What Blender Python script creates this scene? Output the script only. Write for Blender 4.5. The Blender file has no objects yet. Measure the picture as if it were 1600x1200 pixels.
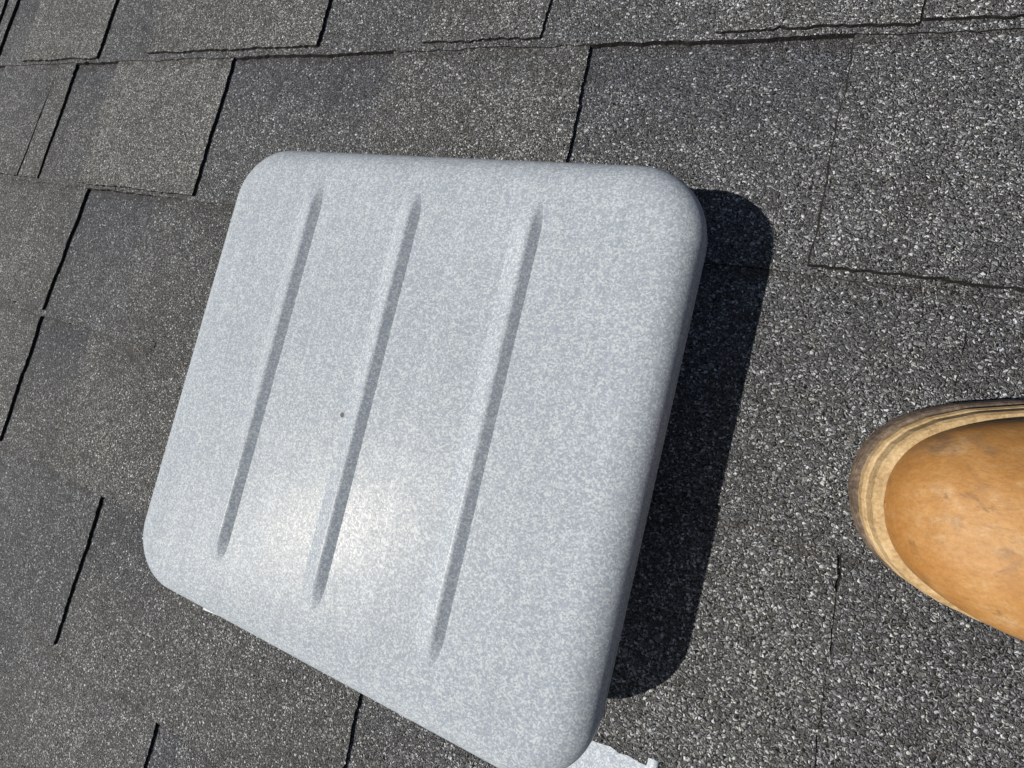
import bpy, bmesh, math, random
from mathutils import Matrix, Vector

random.seed(7)
scene = bpy.context.scene
C = scene.collection

# ------------------------------------------------------------------ frame
# Everything is laid out in the roof's own frame (x along the courses, y up
# the slope, z off the shingles, metres) and tilted once by the roof pitch.
PITCH = math.radians(22)
ROOF = Matrix.Rotation(PITCH, 4, 'X')

# ------------------------------------------------------------------ camera
cam_data = bpy.data.cameras.new('camera')
cam_data.sensor_width = 36
cam_data.lens = 36 * 650 / 1600
cam_data.clip_start = 0.01
cam_data.clip_end = 200
cam = bpy.data.objects.new('camera', cam_data)
C.objects.link(cam)
R = ((0.92343, -0.22075, 0.31392), (0.24403, 0.96909, -0.03635), (-0.29620, 0.11018, 0.94875))
M = Matrix([list(R[0]) + [0.0], list(R[1]) + [-0.25666], list(R[2]) + [0.26625], [0, 0, 0, 1]])
cam.matrix_world = ROOF @ M
scene.camera = cam

# ------------------------------------------------------------------ light
SUN = (ROOF.to_3x3() @ Vector((-0.540, -0.325, 0.784))).normalized()
world = bpy.data.worlds.new('World')
scene.world = world
world.use_nodes = True
wn = world.node_tree
sky = wn.nodes.new('ShaderNodeTexSky')
sky.sky_type = 'NISHITA'
sky.sun_disc = False
sky.sun_elevation = math.asin(SUN.z)
sky.sun_rotation = math.atan2(SUN.x, SUN.y)
bg = wn.nodes['Background']
bg.inputs['Strength'].default_value = 0.05
wn.links.new(sky.outputs['Color'], bg.inputs['Color'])
sl = bpy.data.lights.new('sun', 'SUN')
sl.energy = 5.0
sl.angle = math.radians(0.53)
sl.color = (1.0, 0.965, 0.91)
sun = bpy.data.objects.new('sun', sl)
C.objects.link(sun)
sun.rotation_euler = SUN.to_track_quat('Z', 'Y').to_euler()
scene.cycles.max_bounces = 4
scene.cycles.diffuse_bounces = 1
scene.cycles.glossy_bounces = 2
scene.view_settings.view_transform = 'Standard'
scene.view_settings.look = 'None'
scene.view_settings.exposure = -0.1
scene.view_settings.gamma = 1.0

# ------------------------------------------------------------------ node helpers
class NT:
    def __init__(self, name):
        self.m = bpy.data.materials.new(name)
        self.m.use_nodes = True
        self.t = self.m.node_tree
        self.b = self.t.nodes['Principled BSDF']
    def n(self, typ, **kw):
        nd = self.t.nodes.new('ShaderNode' + typ)
        for k, v in kw.items():
            setattr(nd, k, v)
        return nd
    def set(self, sock, v):
        if isinstance(v, bpy.types.NodeSocket):
            self.t.links.new(v, sock)
        else:
            sock.default_value = v
    def math(self, op, a, b=0.0, c=0.0, clamp=False):
        nd = self.n('Math', operation=op, use_clamp=clamp)
        for i, v in enumerate((a, b, c)):
            self.set(nd.inputs[i], v)
        return nd.outputs[0]
    def vmath(self, op, a, b=(0, 0, 0), s=None):
        nd = self.n('VectorMath', operation=op)
        self.set(nd.inputs[0], a)
        self.set(nd.inputs[1], b)
        if s is not None:
            self.set(nd.inputs['Scale'], s)
        return nd.outputs[0]
    def noise(self, vec, scale, detail=2.0, rough=0.5, dims='3D'):
        nd = self.n('TexNoise', noise_dimensions=dims)
        self.set(nd.inputs['Vector'], vec)
        nd.inputs['Scale'].default_value = scale
        nd.inputs['Detail'].default_value = detail
        nd.inputs['Roughness'].default_value = rough
        return nd
    def voro(self, vec, scale, feature='F1', dims='2D', rnd=1.0):
        nd = self.n('TexVoronoi', voronoi_dimensions=dims, feature=feature)
        self.set(nd.inputs['Vector'], vec)
        nd.inputs['Scale'].default_value = scale
        nd.inputs['Randomness'].default_value = rnd
        return nd
    def ramp(self, fac, stops, interp='LINEAR'):
        nd = self.n('ValToRGB')
        nd.color_ramp.interpolation = interp
        els = nd.color_ramp.elements
        while len(els) < len(stops):
            els.new(0.5)
        for e, (p, c) in zip(els, stops):
            e.position = p
            e.color = (c[0], c[1], c[2], 1) if not isinstance(c, (int, float)) else (c, c, c, 1)
        self.set(nd.inputs[0], fac)
        return nd.outputs[0]
    def mix(self, fac, a, b, typ='MIX'):
        nd = self.n('Mix', data_type='RGBA', blend_type=typ)
        self.set(nd.inputs[0], fac)
        for i, v in ((6, a), (7, b)):
            self.set(nd.inputs[i], v if isinstance(v, bpy.types.NodeSocket) or len(v) == 4 else (*v, 1))
        return nd.outputs[2]
    def bump(self, h, strength, dist, normal=None):
        nd = self.n('Bump')
        self.set(nd.inputs['Height'], h)
        nd.inputs['Strength'].default_value = strength
        nd.inputs['Distance'].default_value = dist
        if normal is not None:
            self.set(nd.inputs['Normal'], normal)
        return nd.outputs[0]
    def map(self, v, a, b, c, d):
        nd = self.n('MapRange')
        for i, x in enumerate((v, a, b, c, d)):
            self.set(nd.inputs[i], x)
        return nd.outputs[0]

# ------------------------------------------------------------------ materials
def mat_granules():
    g = NT('mineral_granules')
    uv = g.n('UVMap', uv_map='plane').outputs[0]
    band_uv = g.n('UVMap', uv_map='band').outputs[0]
    sep = g.n('SeparateXYZ'); g.set(sep.inputs[0], band_uv)
    oi = g.n('ObjectInfo')
    oc = g.n('SeparateColor'); g.set(oc.inputs[0], oi.outputs['Color'])
    # warped coordinates so that the chips are irregular
    wob = g.noise(uv, 560, 0, 0.6, '2D').outputs['Color']
    wv = g.vmath('SCALE', g.vmath('SUBTRACT', wob, (0.5, 0.5, 0.5)), s=0.0018)
    co = g.vmath('ADD', uv, wv)
    v1 = g.voro(co, 1080)
    c1 = g.n('SeparateColor'); g.set(c1.inputs[0], v1.outputs['Color'])
    # a sparse layer of larger chips lying over the fine ones
    co2 = g.vmath('ADD', g.vmath('MULTIPLY', co, (1.0, 1.3, 1)), (3.1, 1.7, 0))
    v2 = g.voro(co2, 640)
    c2 = g.n('SeparateColor'); g.set(c2.inputs[0], v2.outputs['Color'])
    d1, d2 = v1.outputs['Distance'], v2.outputs['Distance']
    rad = g.map(c2.outputs[2], 0.74, 1.0, 0.30, 0.54)
    big = g.math('MULTIPLY', g.math('GREATER_THAN', c2.outputs[2], 0.74), g.math('LESS_THAN', d2, rad))
    # how light the blend of chips is here
    broad = g.noise(uv, 9, 2, 0.6, '2D').outputs[0]
    patch = g.noise(uv, 60, 2, 0.6, '2D').outputs[0]
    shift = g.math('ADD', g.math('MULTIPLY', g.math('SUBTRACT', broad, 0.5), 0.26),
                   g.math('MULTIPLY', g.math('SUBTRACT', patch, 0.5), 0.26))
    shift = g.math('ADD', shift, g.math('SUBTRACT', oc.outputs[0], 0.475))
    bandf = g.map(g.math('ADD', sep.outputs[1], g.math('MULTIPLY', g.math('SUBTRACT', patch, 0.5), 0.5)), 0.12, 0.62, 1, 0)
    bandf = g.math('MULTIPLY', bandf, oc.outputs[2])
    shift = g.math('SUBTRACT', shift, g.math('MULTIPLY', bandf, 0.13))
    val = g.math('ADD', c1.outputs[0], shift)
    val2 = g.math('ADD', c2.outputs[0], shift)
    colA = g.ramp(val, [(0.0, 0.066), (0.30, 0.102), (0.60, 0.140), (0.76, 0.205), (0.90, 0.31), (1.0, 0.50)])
    colB = g.ramp(val2, [(0.0, 0.075), (0.35, 0.14), (0.55, 0.27), (0.75, 0.50), (1.0, 0.74)])
    col = g.mix(big, colA, colB)
    hue = g.math('ADD', g.math('MULTIPLY', g.math('SUBTRACT', 1.0, big), c1.outputs[1]), g.math('MULTIPLY', big, c2.outputs[1]))
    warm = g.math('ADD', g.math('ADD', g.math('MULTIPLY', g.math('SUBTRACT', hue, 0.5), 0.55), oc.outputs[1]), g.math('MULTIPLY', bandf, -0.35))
    tint = g.ramp(warm, [(0.0, (0.92, 0.96, 1.09)), (0.45, (0.99, 1.0, 0.99)), (0.85, (1.05, 1.0, 0.89)), (1.0, (1.12, 0.98, 0.78))])
    col = g.mix(1.0, col, tint, 'MULTIPLY')
    # bare asphalt between the chips, its dark colour also painting in their small shadows
    dd = g.math('ADD', g.math('MULTIPLY', g.math('SUBTRACT', 1.0, big), d1), g.math('MULTIPLY', big, g.math('MULTIPLY', d2, 0.9)))
    crev = g.map(dd, 0.46, 0.72, 1.0, 0.0)
    col = g.mix(crev, (0.016, 0.015, 0.014), col)
    # grit washed down into the laps and a few rusty smears
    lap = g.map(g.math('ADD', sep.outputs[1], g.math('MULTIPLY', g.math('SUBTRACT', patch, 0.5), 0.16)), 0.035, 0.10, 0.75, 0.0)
    smear = g.map(g.noise(uv, 24, 3, 0.7, '2D').outputs[0], 0.60, 0.74, 0.0, 0.5)
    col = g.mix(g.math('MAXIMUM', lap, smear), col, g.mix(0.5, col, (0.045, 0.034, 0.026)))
    g.set(g.b.inputs['Base Color'], col)
    # each chip is domed and has its own facet
    geo = g.n('NewGeometry').outputs['Normal']
    fac = g.mix(big, v1.outputs['Color'], v2.outputs['Color'])
    tilt = g.vmath('SCALE', g.vmath('SUBTRACT', fac, (0.5, 0.5, 0.5)), s=0.62)
    nrm = g.vmath('NORMALIZE', g.vmath('ADD', geo, tilt))
    h = g.math('SUBTRACT', 1.0, g.math('MULTIPLY', dd, g.math('MULTIPLY', dd, 2.6)))
    h = g.math('ADD', g.math('ADD', h, g.math('MULTIPLY', big, 0.7)), g.math('MULTIPLY', c1.outputs[2], 0.9))
    g.set(g.b.inputs['Normal'], g.bump(h, 1.0, 0.00062, nrm))
    g.set(g.b.inputs['Roughness'], g.map(hue, 0, 1, 0.6, 0.95))
    g.b.inputs['Specular IOR Level'].default_value = 0.3
    return g.m

def mat_asphalt_edge():
    g = NT('asphalt_edge')
    tc = g.n('TexCoord').outputs['Object']
    n = g.noise(tc, 700, 3, 0.7).outputs[0]
    g.set(g.b.inputs['Base Color'], g.ramp(n, [(0.3, (0.004, 0.003, 0.003)), (0.55, (0.011, 0.009, 0.008)), (0.72, (0.09, 0.08, 0.07))]))
    g.b.inputs['Roughness'].default_value = 0.85
    g.set(g.b.inputs['Normal'], g.bump(n, 0.8, 0.001))
    return g.m

def mat_galv(name, tone=1.0, rough=0.33, metal=0.012):
    g = NT(name)
    tc = g.n('TexCoord').outputs['Object']
    wob = g.noise(tc, 420, 1, 0.6).outputs['Color']
    co = g.vmath('ADD', tc, g.vmath('SCALE', g.vmath('SUBTRACT', wob, (0.5, 0.5, 0.5)), s=0.0014))
    v = g.voro(co, 1250, dims='3D')
    cs = g.n('SeparateColor'); g.set(cs.inputs[0], v.outputs['Color'])
    fine = g.noise(tc, 1150, 1, 0.7).outputs[0]
    mid = g.noise(tc, 330, 1, 0.6).outputs[0]
    cloud = g.noise(tc, 14, 2, 0.6).outputs[0]
    streak = g.noise(g.vmath('MULTIPLY', tc, (300, 4, 60)), 1.0, 1, 0.6).outputs[0]
    f = g.math('ADD', g.math('ADD', g.math('MULTIPLY', cs.outputs[0], 0.38), g.math('MULTIPLY', fine, 0.44)), g.math('MULTIPLY', mid, 0.18))
    k = 0.405 * tone
    col = g.ramp(f, [(0.32, (k * 0.74, k * 0.83, k * 0.93)), (0.48, (k * 0.90, k * 0.985, k * 1.08)), (0.58, (k * 1.08, k * 1.16, k * 1.235)), (0.68, (k * 1.32, k * 1.41, k * 1.43))])
    sc = g.math('MULTIPLY', g.map(cloud, 0.3, 0.7, 0.97, 1.03), g.map(streak, 0.3, 0.7, 0.955, 1.045))
    col = g.vmath('SCALE', col, s=sc)
    # rare specks of tar
    sp = g.voro(tc, 30, dims='3D')
    spk = g.math('LESS_THAN', sp.outputs['Distance'], 0.016)
    one = g.vmath('SUBTRACT', tc, (-0.0136, -0.0107, 0.0725))
    ln = g.n('VectorMath', operation='LENGTH'); g.set(ln.inputs[0], one)
    spk = g.math('MAXIMUM', spk, g.math('LESS_THAN', ln.outputs['Value'], 0.0014))
    col = g.mix(g.math('MULTIPLY', spk, 0.8), col, (0.07, 0.06, 0.055))
    g.set(g.b.inputs['Base Color'], col)
    g.b.inputs['Metallic'].default_value = metal
    g.set(g.b.inputs['Roughness'], g.math('ADD', rough, g.map(cs.outputs[1], 0, 1, -0.04, 0.06)))
    g.b.inputs['Specular IOR Level'].default_value = 0.046
    g.b.inputs['Specular Tint'].default_value = (1.0, 0.72, 0.38, 1)
    h = g.math('ADD', g.math('MULTIPLY', cloud, 3.0), g.math('MULTIPLY', f, 0.06))
    g.set(g.b.inputs['Normal'], g.bump(h, 0.35, 0.0008))
    return g.m

def mat_leather():
    g = NT('tan_leather')
    tc = g.n('TexCoord').outputs['Object']
    big = g.noise(tc, 22, 4, 0.65).outputs[0]
    fine = g.noise(tc, 620, 3, 0.75).outputs[0]
    scr = g.noise(g.vmath('MULTIPLY', g.vmath('ADD', tc, g.vmath('SCALE', g.noise(tc, 30, 2, 0.5).outputs['Color'], s=0.05)), (60, 130, 110)), 1.0, 5, 0.7).outputs[0]
    blot = g.noise(tc, 70, 4, 0.7).outputs[0]
    grain = g.noise(tc, 210, 4, 0.7).outputs[0]
    col = g.ramp(g.math('ADD', g.math('MULTIPLY', big, 0.6), g.math('MULTIPLY', blot, 0.4)), [(0.30, (0.30, 0.14, 0.040)), (0.44, (0.42, 0.205, 0.060)), (0.53, (0.48, 0.255, 0.088)), (0.62, (0.55, 0.36, 0.185))])
    col = g.mix(g.map(scr, 0.58, 0.72, 0, 0.75), col, (0.13, 0.075, 0.038))
    col = g.mix(g.map(scr, 0.28, 0.42, 0.5, 0), col, (0.52, 0.35, 0.19))
    sz = g.n('SeparateXYZ'); g.set(sz.inputs[0], tc)
    rim = g.map(g.math('ADD', sz.outputs[2], g.math('MULTIPLY', blot, 0.03)), 0.046, 0.062, 0.6, 0)
    col = g.mix(rim, col, (0.40, 0.17, 0.035))
    scf = g.map(g.noise(tc, 38, 3, 0.75).outputs[0], 0.53, 0.62, 0, 0.75)
    col = g.mix(g.math('MULTIPLY', scf, g.map(grain, 0.4, 0.6, 1.0, 0.35)), col, (0.20, 0.125, 0.07))
    col = g.mix(g.map(grain, 0.40, 0.60, 0.12, 0), col, (0.22, 0.095, 0.028))
    col = g.mix(g.map(fine, 0.36, 0.56, 0.28, 0), col, (0.20, 0.09, 0.03))
    g.set(g.b.inputs['Base Color'], col)
    g.set(g.b.inputs['Roughness'], g.map(big, 0.3, 0.7, 0.5, 0.68))
    g.b.inputs['Specular IOR Level'].default_value = 0.4
    h = g.math('ADD', g.math('MULTIPLY', fine, 0.4), g.math('MULTIPLY', scr, 1.2))
    g.set(g.b.inputs['Normal'], g.bump(h, 0.45, 0.0007))
    return g.m

def mat_sole(name, a, b, c, rough=0.7):
    g = NT(name)
    tc = g.n('TexCoord').outputs['Object']
    n = g.noise(tc, 60, 5, 0.7).outputs[0]
    ln = g.noise(g.vmath('MULTIPLY', tc, (30, 30, 600)), 1.0, 4, 0.7).outputs[0]
    pore = g.noise(tc, 520, 3, 0.75).outputs[0]
    f = g.math('ADD', g.math('ADD', g.math('MULTIPLY', n, 0.48), g.math('MULTIPLY', ln, 0.12)), g.math('MULTIPLY', pore, 0.40))
    g.set(g.b.inputs['Base Color'], g.ramp(f, [(0.38, a), (0.5, b), (0.62, c)]))
    g.b.inputs['Roughness'].default_value = rough
    g.set(g.b.inputs['Normal'], g.bump(f, 0.6, 0.0012))
    return g.m

def mat_plain(name, col, rough=0.8):
    g = NT(name)
    tc = g.n('TexCoord').outputs['Object']
    n = g.noise(tc, 180, 4, 0.6).outputs[0]
    g.set(g.b.inputs['Base Color'], g.ramp(n, [(0.3, tuple(x * 0.75 for x in col)), (0.7, tuple(min(1, x * 1.2) for x in col))]))
    g.b.inputs['Roughness'].default_value = rough
    g.set(g.b.inputs['Normal'], g.bump(n, 0.3, 0.0005))
    return g.m

GRAN = mat_granules()
EDGE = mat_asphalt_edge()
GALV = mat_galv('galvanised_steel')
GALV2 = mat_galv('galvanised_base', 1.25, 0.45, 0.04)
LEATHER = mat_leather()
OUTSOLE = mat_sole('brown_rubber', (0.05, 0.033, 0.025), (0.12, 0.085, 0.06), (0.25, 0.185, 0.13))
WELT = mat_sole('tan_midsole', (0.30, 0.19, 0.085), (0.50, 0.34, 0.165), (0.66, 0.49, 0.28))
LACE = mat_plain('dark_lace', (0.05, 0.035, 0.025))
DARK = mat_plain('dark_opening', (0.02, 0.02, 0.02))

# ------------------------------------------------------------------ object helpers
def link(name, me, parent=None, loc=None):
    o = bpy.data.objects.new(name, me)
    C.objects.link(o)
    if parent is not None:
        o.parent = parent
    if loc is not None:
        o.location = loc
    return o

def mesh(name, verts, faces, mats, smooth=False, fmat=None):
    me = bpy.data.meshes.new(name)
    me.from_pydata(verts, [], faces)
    for m in mats:
        me.materials.append(m)
    if fmat:
        me.polygons.foreach_set('material_index', fmat)
    if smooth:
        me.polygons.foreach_set('use_smooth', [True] * len(me.polygons))
    me.update()
    return me

def top_level(o):
    o.matrix_world = ROOF @ o.matrix_basis

# ------------------------------------------------------------------ roof
E = 0.143                                    # course exposure
def rough_line(a, b, amp, step=0.006, slow=0.0006):
    """points from a up to, not including, b with a nibbled edge"""
    L = math.hypot(b[0] - a[0], b[1] - a[1])
    n = max(2, int(L / step))
    tx, ty = (b[0] - a[0]) / L, (b[1] - a[1]) / L
    ph = random.uniform(0, 6.28); wl = random.uniform(0.05, 0.11)
    pts = []
    for i in range(n):
        t = i / n
        d = 0 if i == 0 else random.gauss(0, amp) + slow * math.sin(ph + t * L / wl * 6.28) * min(1, 6 * t, 6 * (1 - t))
        pts.append((a[0] + (b[0] - a[0]) * t - ty * d, a[1] + (b[1] - a[1]) * t + tx * d))
    return pts

def slab(name, outline, zf, thick, yline):
    """a shingle piece: granule face, asphalt edges; outline runs clockwise or not, closed"""
    area = sum(outline[i - 1][0] * outline[i][1] - outline[i][0] * outline[i - 1][1] for i in range(len(outline)))
    if area < 0:
        outline = outline[::-1]
    n = len(outline)
    v = [(x, y, zf(x, y)) for x, y in outline] + [(x, y, zf(x, y) - thick) for x, y in outline]
    f = [tuple(range(n))] + [(i, i + n, (i + 1) % n + n, (i + 1) % n) for i in range(n)]
    me = mesh(name, v, f, [GRAN, EDGE], fmat=[0] + [1] * n)
    a = me.uv_layers.new(name='plane')
    b = me.uv_layers.new(name='band')
    for lp in me.loops:
        p = me.vertices[lp.vertex_index].co
        a.data[lp.index].uv = (p.x + 3, p.y + 3)
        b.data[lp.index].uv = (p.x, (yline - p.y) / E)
    return me

XMIN, XMAX = -1.75, 1.05
# raised tabs seen in the photograph: course -> (left, right at top, right at bottom, lightness, warmth, lift)
SEEN = {
    0: [(-1.02, -0.887, -0.887, .56, .55, 0), (-0.87, -0.856, -0.859, .56, .5, 0), (-0.80, -0.646, -0.649, .61, .6, 0), (-0.565, -0.337, -0.336, .58, .56, 0),
        (-0.228, -0.130, -0.130, .54, .5, 0), (-0.014, 0.092, 0.091, .55, .5, 0), (0.0932, 0.30, 0.30, .56, .5, 0, .0922)],
    1: [(-0.84, -0.722, -0.735, .52, .5, 0), (-0.7212, -0.690, -0.695, .55, .55, -.0006, -0.7342), (-0.614, -0.439, -0.437, .61, .62, 0), (-0.255, -0.092, -0.086, .52, .52, 0),
        (0.063, 0.30, 0.30, .505, .44, .0015)],
    2: [(-0.80, -0.602, -0.613, .53, .55, 0), (-0.492, -0.31, -0.31, .47, .5, 0), (-0.04, 0.138, 0.143, .51, .44, 0), (0.1379, 0.33, 0.33, .48, .4, -.0018, .1425)],
    3: [(-0.76, -0.618, -0.620, .53, .55, 0), (-0.529, -0.38, -0.38, .50, .6, 0), (-0.316, 0.108, 0.117, .54, .5, .0028), (0.1078, 0.33, 0.33, .50, .42, .0006, .1165)],
    4: [(-0.93, -0.70, -0.70, .5, .45, 0), (-0.64, -0.448, -0.450, .47, .36, 0), (-0.335, -0.140, -0.135, .48, .48, 0), (0.07, 0.21, 0.21, .53, .45, 0)],
    5: [(-0.72, -0.56, -0.56, .48, .45, 0), (-0.50, -0.311, -0.307, .49, .48, 0), (-0.280, -0.234, -0.236, .47, .42, 0), (-0.12, 0.03, 0.03, .48, .5, 0)],
}
roof_me = mesh('roof', [(-6, -6, -0.02), (6, -6, -0.02), (6, 4, -0.02), (-6, 4, -0.02)], [(0, 1, 2, 3)], [EDGE])
roof = link('roof', roof_me)
roof['kind'] = 'structure'

def add_tab(k, strip, l, rt, rb, light, warm, lift, lb=None, rise=0.0023):
    yu, yl = -(k - 1) * E, -k * E
    ybot = yl - random.uniform(-0.0012, 0.0025)
    if lift > 0.0025:                        # the piece cut to lap the vent's flange
        ybot = yl + 0.0022
    ytop = yu + 0.022
    jl = random.uniform(-0.004, 0.004)
    lb = l + jl if lb is None else lb
    rt2 = rt + (rt - rb) * 0.022 / E
    pts = rough_line((l, ytop), (lb, ybot), 0.0004) + rough_line((lb, ybot), (rb, ybot), 0.00045, 0.0035) + \
          rough_line((rb, ybot), (rt2, ytop), 0.00038, 0.0030, slow=0.0006) + [(rt2, ytop), (l + (rt2 - l) * 0.5, ytop)]
    sag = random.uniform(-0.0003, 0.0005)
    zf = lambda x, y: rise + (0.003 + sag + lift) * (yu - y) / E + 0.0002
    th = rise + max(0, lift) + 0.0006
    o = link('tab', slab('tab', pts, zf, th, yu), strip)
    o.color = (light, warm, 0.12, 1)
    return o

for k in range(-3, 10):
    yu, yl = -(k - 1) * E, -k * E
    # the strips of this course, about a metre each
    tabs = list(SEEN.get(k, []))
    if tabs:                                 # butt joints lie under a tab
        j = tabs[2 if k < 2 else 1][0] + 0.06
        cuts = [j - 1.94, j - 0.97, j, j + 0.97, j + 1.94]
    else:
        cuts = [XMIN - random.uniform(0, 0.4)]
        while cuts[-1] < XMAX:
            cuts.append(cuts[-1] + random.uniform(0.93, 1.0))
    lo = min([t[0] for t in tabs], default=0.0)
    hi = max([t[2] for t in tabs], default=0.0)
    x = lo - random.uniform(0.06, 0.15)
    while x > XMIN:
        w = random.uniform(0.09, 0.22)
        tabs.append((x - w, x, x + random.uniform(-.004, .004), random.uniform(.46, .58), random.uniform(.4, .58), 0))
        x -= w + random.uniform(0.06, 0.18)
    x = hi + random.uniform(0.06, 0.15)
    while x < XMAX:
        w = random.uniform(0.09, 0.22)
        tabs.append((x, x + w, x + w + random.uniform(-.004, .004), random.uniform(.46, .56), random.uniform(.4, .55), 0))
        x += w + random.uniform(0.06, 0.18)
    strips = []
    for a, b in zip(cuts[:-1], cuts[1:]):
        b2 = b - 0.0012
        ytop = yu + 0.03
        yl = -k * E - 0.0055          # the backing layer shows a little below the tabs
        pts = rough_line((a, ytop), (a, yl), 0.0003, 0.02) + rough_line((a, yl), (b2, yl), 0.0005, 0.005) + \
              rough_line((b2, yl), (b2, ytop), 0.0003, 0.02) + [(b2, ytop)]
        zf = lambda x, y: 0.0034 * (yu - y) / E
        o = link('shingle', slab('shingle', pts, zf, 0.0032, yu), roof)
        o.color = (random.uniform(.455, .50), random.uniform(.38, .5), 0.65, 1)
        strips.append((a, b, o))
    for t in tabs:
        mid = (t[0] + t[2]) / 2
        st = next((o for a, b, o in strips if a <= mid < b), strips[0][2])
        add_tab(k, st, *t)

# the rest of the slope, beyond what can be told apart
ov, of, om = [], [], []
def outer(x0, x1, k):
    yu, yl = -(k - 1) * E, -k * E
    b = len(ov)
    ov.extend([(x0, yu + .02, -.0005), (x1, yu + .02, -.0005), (x1, yl, .003), (x0, yl, .003), (x1, yl, -.003), (x0, yl, -.003)])
    of.extend([(b + 3, b + 2, b + 1, b), (b + 5, b + 4, b + 2, b + 3)])
    om.extend([0, 1])
for k in range(-26, 40):
    if -3 <= k < 10:
        outer(-5.5, XMIN - 0.45, k); outer(XMAX + 1.1, 5.5, k)
    else:
        outer(-5.5, 5.5, k)
ome = mesh('outer_shingles', ov, of, [GRAN, EDGE], fmat=om)
for nm in ('plane', 'band'):
    ul = ome.uv_layers.new(name=nm)
    for lp in ome.loops:
        p = ome.vertices[lp.vertex_index].co
        ul.data[lp.index].uv = (p.x + 3, p.y + 3) if nm == 'plane' else (p.x, 0.7)
oo = link('outer_shingles', ome, roof)
oo['kind'] = 'stuff'
oo.color = (.49, .48, 0, 1)
top_level(roof)

# ------------------------------------------------------------------ roof vent
def rrect(cx, cy, hx, hy, r, n=12):
    pts = []
    r = max(r, 0.0008)
    for (sx, sy, a0) in ((1, 1, 0), (-1, 1, 90), (-1, -1, 180), (1, -1, 270)):
        for i in range(n + 1):
            a = math.radians(a0 + 90 * i / n)
            pts.append((cx + sx * (hx - r) + r * math.cos(a), cy + sy * (hy - r) + r * math.sin(a)))
    return pts

VX, VY = -0.1427, -0.2771                      # middle of the hood
HX, HY, RC = 0.1533, 0.1511, 0.039
vent = link('roof_vent', None, loc=(VX, VY, 0))
vent.rotation_euler = (0, 0, 0.012)
vent['label'] = 'square galvanised steel roof vent with three raised ribs, standing on the shingles'
vent['category'] = 'roof vent'
def ztop(y):                                 # y local; the downslope side stands a little higher
    return 0.072 - y * 0.012

def ring_mesh(name, rings, mats, close_top=True, smooth=True):
    n = len(rings[0])
    v = [p for r in rings for p in r]
    f = []
    for i in range(len(rings) - 1):
        for j in range(n):
            a, b = i * n + j, i * n + (j + 1) % n
            f.append((a, b, b + n, a + n))
    if close_top:
        f.append(tuple(range((len(rings) - 1) * n, len(rings) * n)))
    return mesh(name, v, f, mats, smooth)

rings = []
def capring(d, dz, n=26):
    return [(x, y, ztop(y) + dz) for x, y in rrect(0, 0, HX - d, HY - d, RC - d * 0.85, n)]
rings.append(capring(0.0025, -0.0235))        # turned-in hem
rings.append(capring(0.0000, -0.0242))
rings.append(capring(-0.0006, -0.0230))
rings.append(capring(0.0000, -0.0220))
rings.append(capring(0.0010, -0.0215))
rings.append(capring(0.0008, -0.0190))
for i in range(0, 13):
    a = math.radians(90 * i / 12)
    rings.append(capring(0.0006 + 0.020 * (1 - math.cos(a)), -0.016 * (1 - math.sin(a))))
for i in range(1, 7):                        # a very slight crown
    t = i / 6
    rings.append(capring(0.0206 + 0.020 * t, 0.0005 * (1 - (1 - t) ** 2)))
hood = link('hood', ring_mesh('hood', rings, [GALV]), vent)
ZC = 0.0005

def rib(x, xb, y0, y1, w=0.0064, h=0.0036):
    """pressed ridge with a rounded crest, tapering out at both ends"""
    N, P = 46, 11
    v, f = [], []
    for i in range(N + 1):
        t = i / N
        y = y0 + (y1 - y0) * t
        d = min(t, 1 - t) * abs(y1 - y0)
        k = min(1, d / 0.016); k = k * k * (3 - 2 * k)
        cx = x + (xb - x) * t
        for j in range(P):
            u = -1 + 2 * j / (P - 1)
            prof = (1 - abs(u)) ** 1.0
            prof = min(prof, 1)       # soften the crest
            z = h * k * prof
            v.append((cx + u * (w * 1.7 if u < 0 else w * 0.90) * (0.75 + 0.25 * k), y, ztop(y) + ZC + z - 0.00025))
    for i in range(N):
        for j in range(P - 1):
            a = i * P + j
            f.append((a, a + P, a + P + 1, a + 1))
    return mesh('rib', v, f, [GALV], True)
for x, xb in ((-0.2158, -0.2158), (-0.1455, -0.1436), (-0.0737, -0.0718)):
    link('rib', rib(x - VX, xb - VX, -0.1551 - VY, -0.3928 - VY), vent)

# throat under the hood
tr = []
for z, s in ((-0.002, 0.104), (0.02, 0.100), (0.042, 0.100), (0.060, 0.098)):
    tr.append([(x, y, z) for x, y in rrect(0, 0, s, s, 0.012, 4)])
link('throat', ring_mesh('throat', tr, [GALV2], False), vent)

# flange: a thin sheet, bare below the course that laps it
fx0, fx1, fyb, fyt = -0.2945 - VX, 0.0535 - VX, -0.4700 - VY, -0.30 - VY
def zfl(y):
    return 0.0050 + (y - fyb) * -0.05
ol = [(fx0, fyt), (fx0, fyb + 0.0), (fx0 + 0.0005, fyb - 0.0068), (fx0 + 0.02, fyb - 0.0050), (fx0 + 0.05, fyb + 0.003), (fx1 - 0.002, fyb), (fx1, fyb + 0.002), (fx1, fyt)]
n = len(ol)
fv = [(x, y, zfl(y)) for x, y in ol] + [(x, y, zfl(y) - 0.0008) for x, y in ol]
ff = [tuple(range(n))] + [(i, i + n, (i + 1) % n + n, (i + 1) % n) for i in range(n)]
flange = link('flange', mesh('flange', fv, ff, [GALV2]), vent)
bv, bf = [], []
for i, y in enumerate((fyb, fyb + 0.003, fyb + 0.03, fyb + 0.052, fyb + 0.3)):
    for j in range(7):
        a = math.pi * j / 6
        hh = 0.0005 if i == 0 else 0.0030
        bv.append((fx1 - 0.0095 + 0.0030 * math.cos(a), y, zfl(y) + hh * math.sin(a)))
for i in range(4):
    for j in range(6):
        a = i * 7 + j
        bf.append((a, a + 1, a + 8, a + 7))
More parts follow.
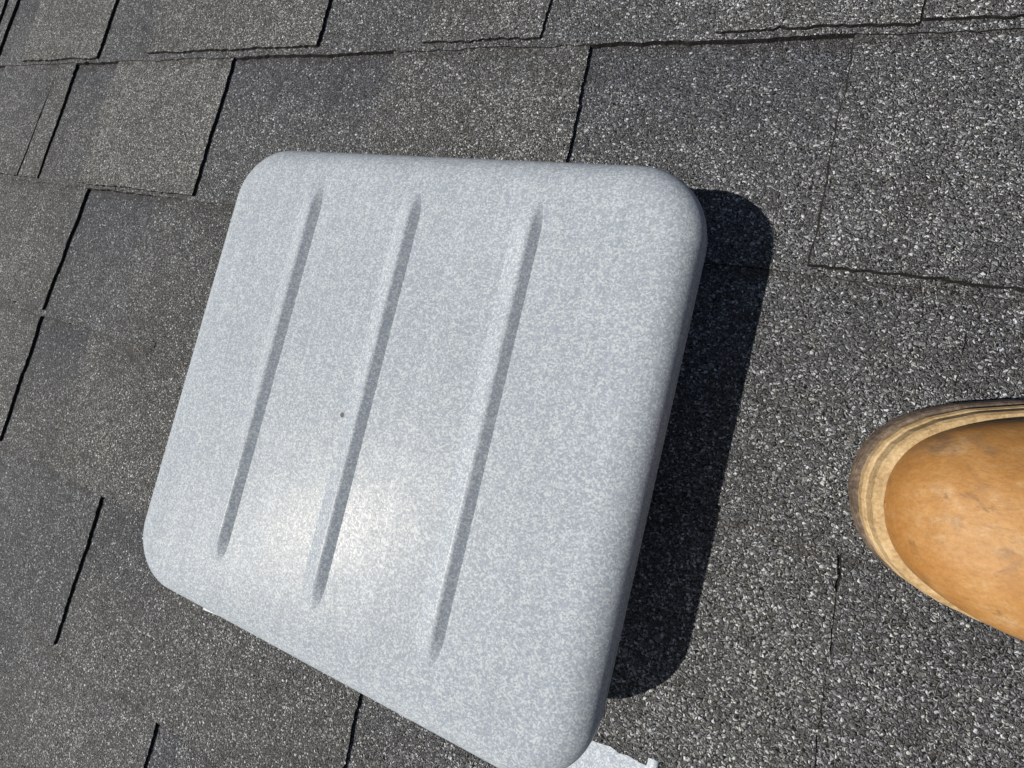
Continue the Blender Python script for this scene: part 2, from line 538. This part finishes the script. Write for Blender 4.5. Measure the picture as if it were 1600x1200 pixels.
link('bead', mesh('bead', bv, bf, [GALV2], True), flange)
top_level(vent)

# ------------------------------------------------------------------ boot
BH = math.radians(8.5)
boot = link('work_boot', None, loc=(0.1050, -0.2620, 0.0045))
boot.rotation_euler = (0, 0, BH)
boot['label'] = 'scuffed tan leather work boot with dark brown sole standing on the shingles'
boot['category'] = 'boot'
bpy.context.view_layer.update()
PROF = [(0, 0), (.0012, .011), (.004, .0195), (.009, .028), (.016, .0350), (.026, .0412), (.040, .0462), (.060, .0498), (.085, .0520), (.11, .0510),
        (.15, .0450), (.19, .0395), (.23, .0375), (.262, .0340), (.282, .0240), (.289, .0130), (.2915, 0)]
def hw(s):
    s = min(max(s, 0), .2915)
    for (a, x), (b, y) in zip(PROF, PROF[1:]):
        if a <= s <= b:
            return x + (y - x) * (s - a) / (b - a)
    return 0
SS = [p[0] for p in PROF]
SS = sorted(set(SS + [(a + b) / 2 for a, b in zip(SS, SS[1:])]))
def outline(grow, shift_t=0.0, shift_s=0.0):
    """sole outline, counter-clockwise"""
    pts = [(s, hw(s)) for s in SS]
    up = [(s, w) for s, w in pts]; dn = [(s, -w) for s, w in pts[1:-1]][::-1]
    loop = (up + dn)[::-1]
    out = []
    m = len(loop)
    for i in range(m):
        (x0, y0), (x1, y1), (x2, y2) = loop[i - 1], loop[i], loop[(i + 1) % m]
        tx, ty = x2 - x0, y2 - y0
        L = math.hypot(tx, ty)
        out.append((x1 + ty / L * grow + shift_s, y1 - tx / L * grow + shift_t))
    return out
def stack(name, levels, m):
    rs = [[(x, y, z) for x, y in outline(g, st)] for z, g, st in levels]
    return ring_mesh(name, rs, [m], True, False)
sole = link('outsole', stack('outsole', [(0.0, -.0005, .004), (.003, .0008, .004), (.0075, .0006, .0032), (.0090, 0, .0028), (.0095, -.004, .002)], OUTSOLE), boot)
mid = link('midsole', stack('midsole', [(.0085, -.0016, .0022), (.0097, -.0006, .0020), (.0135, -.0004, .0016), (.0150, -.0010, .0014), (.0156, -.0022, .0012)], WELT), boot)
welt = link('welt', stack('welt', [(.0152, -.0020, .001), (.0162, -.0012, .0008), (.0212, -.0014, .0004), (.0226, -.0024, .0002), (.0236, -.009, 0)], WELT), boot)

def upper_mesh():
    inset = [(x, y) for x, y in outline(-.0048) if y > -1e-4 and x < .2]
    inset.sort()
    s0 = inset[0][0]
    def wi(s):
        for (a, x), (b, y) in zip(inset, inset[1:]):
            if a <= s <= b:
                return x + (y - x) * (s - a) / max(b - a, 1e-9)
        return .0005
    HK = [(0, 0), (.0005, .0045), (.002, .0095), (.005, .0150), (.010, .0215), (.017, .0270), (.026, .0320), (.036, .0352), (.049, .0380), (.064, .0415), (.084, .048), (.104, .060), (.124, .074), (.144, .088), (.16, .098)]
    def hi(d):
        for (a, x), (b, y) in zip(HK, HK[1:]):
            if a <= d <= b:
                return x + (y - x) * (d - a) / (b - a)
        return HK[-1][1]
    secs = [s0 + d for d in (.0001, .0005, .0012, .002, .0035, .005, .0075, .010, .0135, .017, .0215, .026, .036, .049, .064, .084, .104, .124, .144, .158)]
    P = 31
    v, f = [], []
    for s in secs:
        h = hi(s - s0)
        w = max(.0008, wi(s))
        for j in range(P):
            th = math.pi * j / (P - 1)
            ct, st = math.cos(th), math.sin(th)
            x = math.copysign(abs(ct) ** 0.72, ct)
            z = abs(st) ** 0.86
            bulge = 1 + 0.05 * math.sin(math.pi * min(1, z * 1.3)) * min(1, s / .03)
            lean = -0.0075 * z * min(1, s / .06)
            v.append((s, x * w * bulge + lean, .0236 + h * z))
    for i in range(len(secs) - 1):
        for j in range(P - 1):
            a = i * P + j
            f.append((a, a + P, a + P + 1, a + 1))
    f.append(tuple(range(P))[::-1])
    return mesh('upper', v, f, [LEATHER], True)
upper = link('upper', upper_mesh(), boot)
sm = upper.modifiers.new('smooth', 'SUBSURF'); sm.levels = 1; sm.render_levels = 2
# heel and shaft, out of the frame to the right
sv = []
for z, s0, s1, w in ((.0236, .14, .284, .034), (.05, .15, .287, .035), (.08, .158, .284, .036), (.11, .162, .276, .039), (.15, .160, .280, .043), (.19, .156, .286, .046), (.195, .158, .284, .044)):
    cx, rx = (s0 + s1) / 2, (s1 - s0) / 2
    sv.append([(cx + rx * math.copysign(abs(math.cos(a)) ** .85, math.cos(a)), w * math.copysign(abs(math.sin(a)) ** .85, math.sin(a)), z) for a in [2 * math.pi * i / 28 for i in range(28)]])
link('shaft', ring_mesh('shaft', sv, [LEATHER], False), boot)
for i in range(4):
    s = .118 + .014 * i
    z = .0236 + .063 + .010 * i + .003
    lv = []
    for a in range(9):
        u = -1 + a / 4
        lv.append([(s + .0022 * math.cos(b), u * .022, z - .010 * u * u + .0022 * math.sin(b)) for b in [math.pi * c / 3 for c in range(6)]])
    link('lace', ring_mesh('lace', lv, [LACE], True), boot)
top_level(boot)
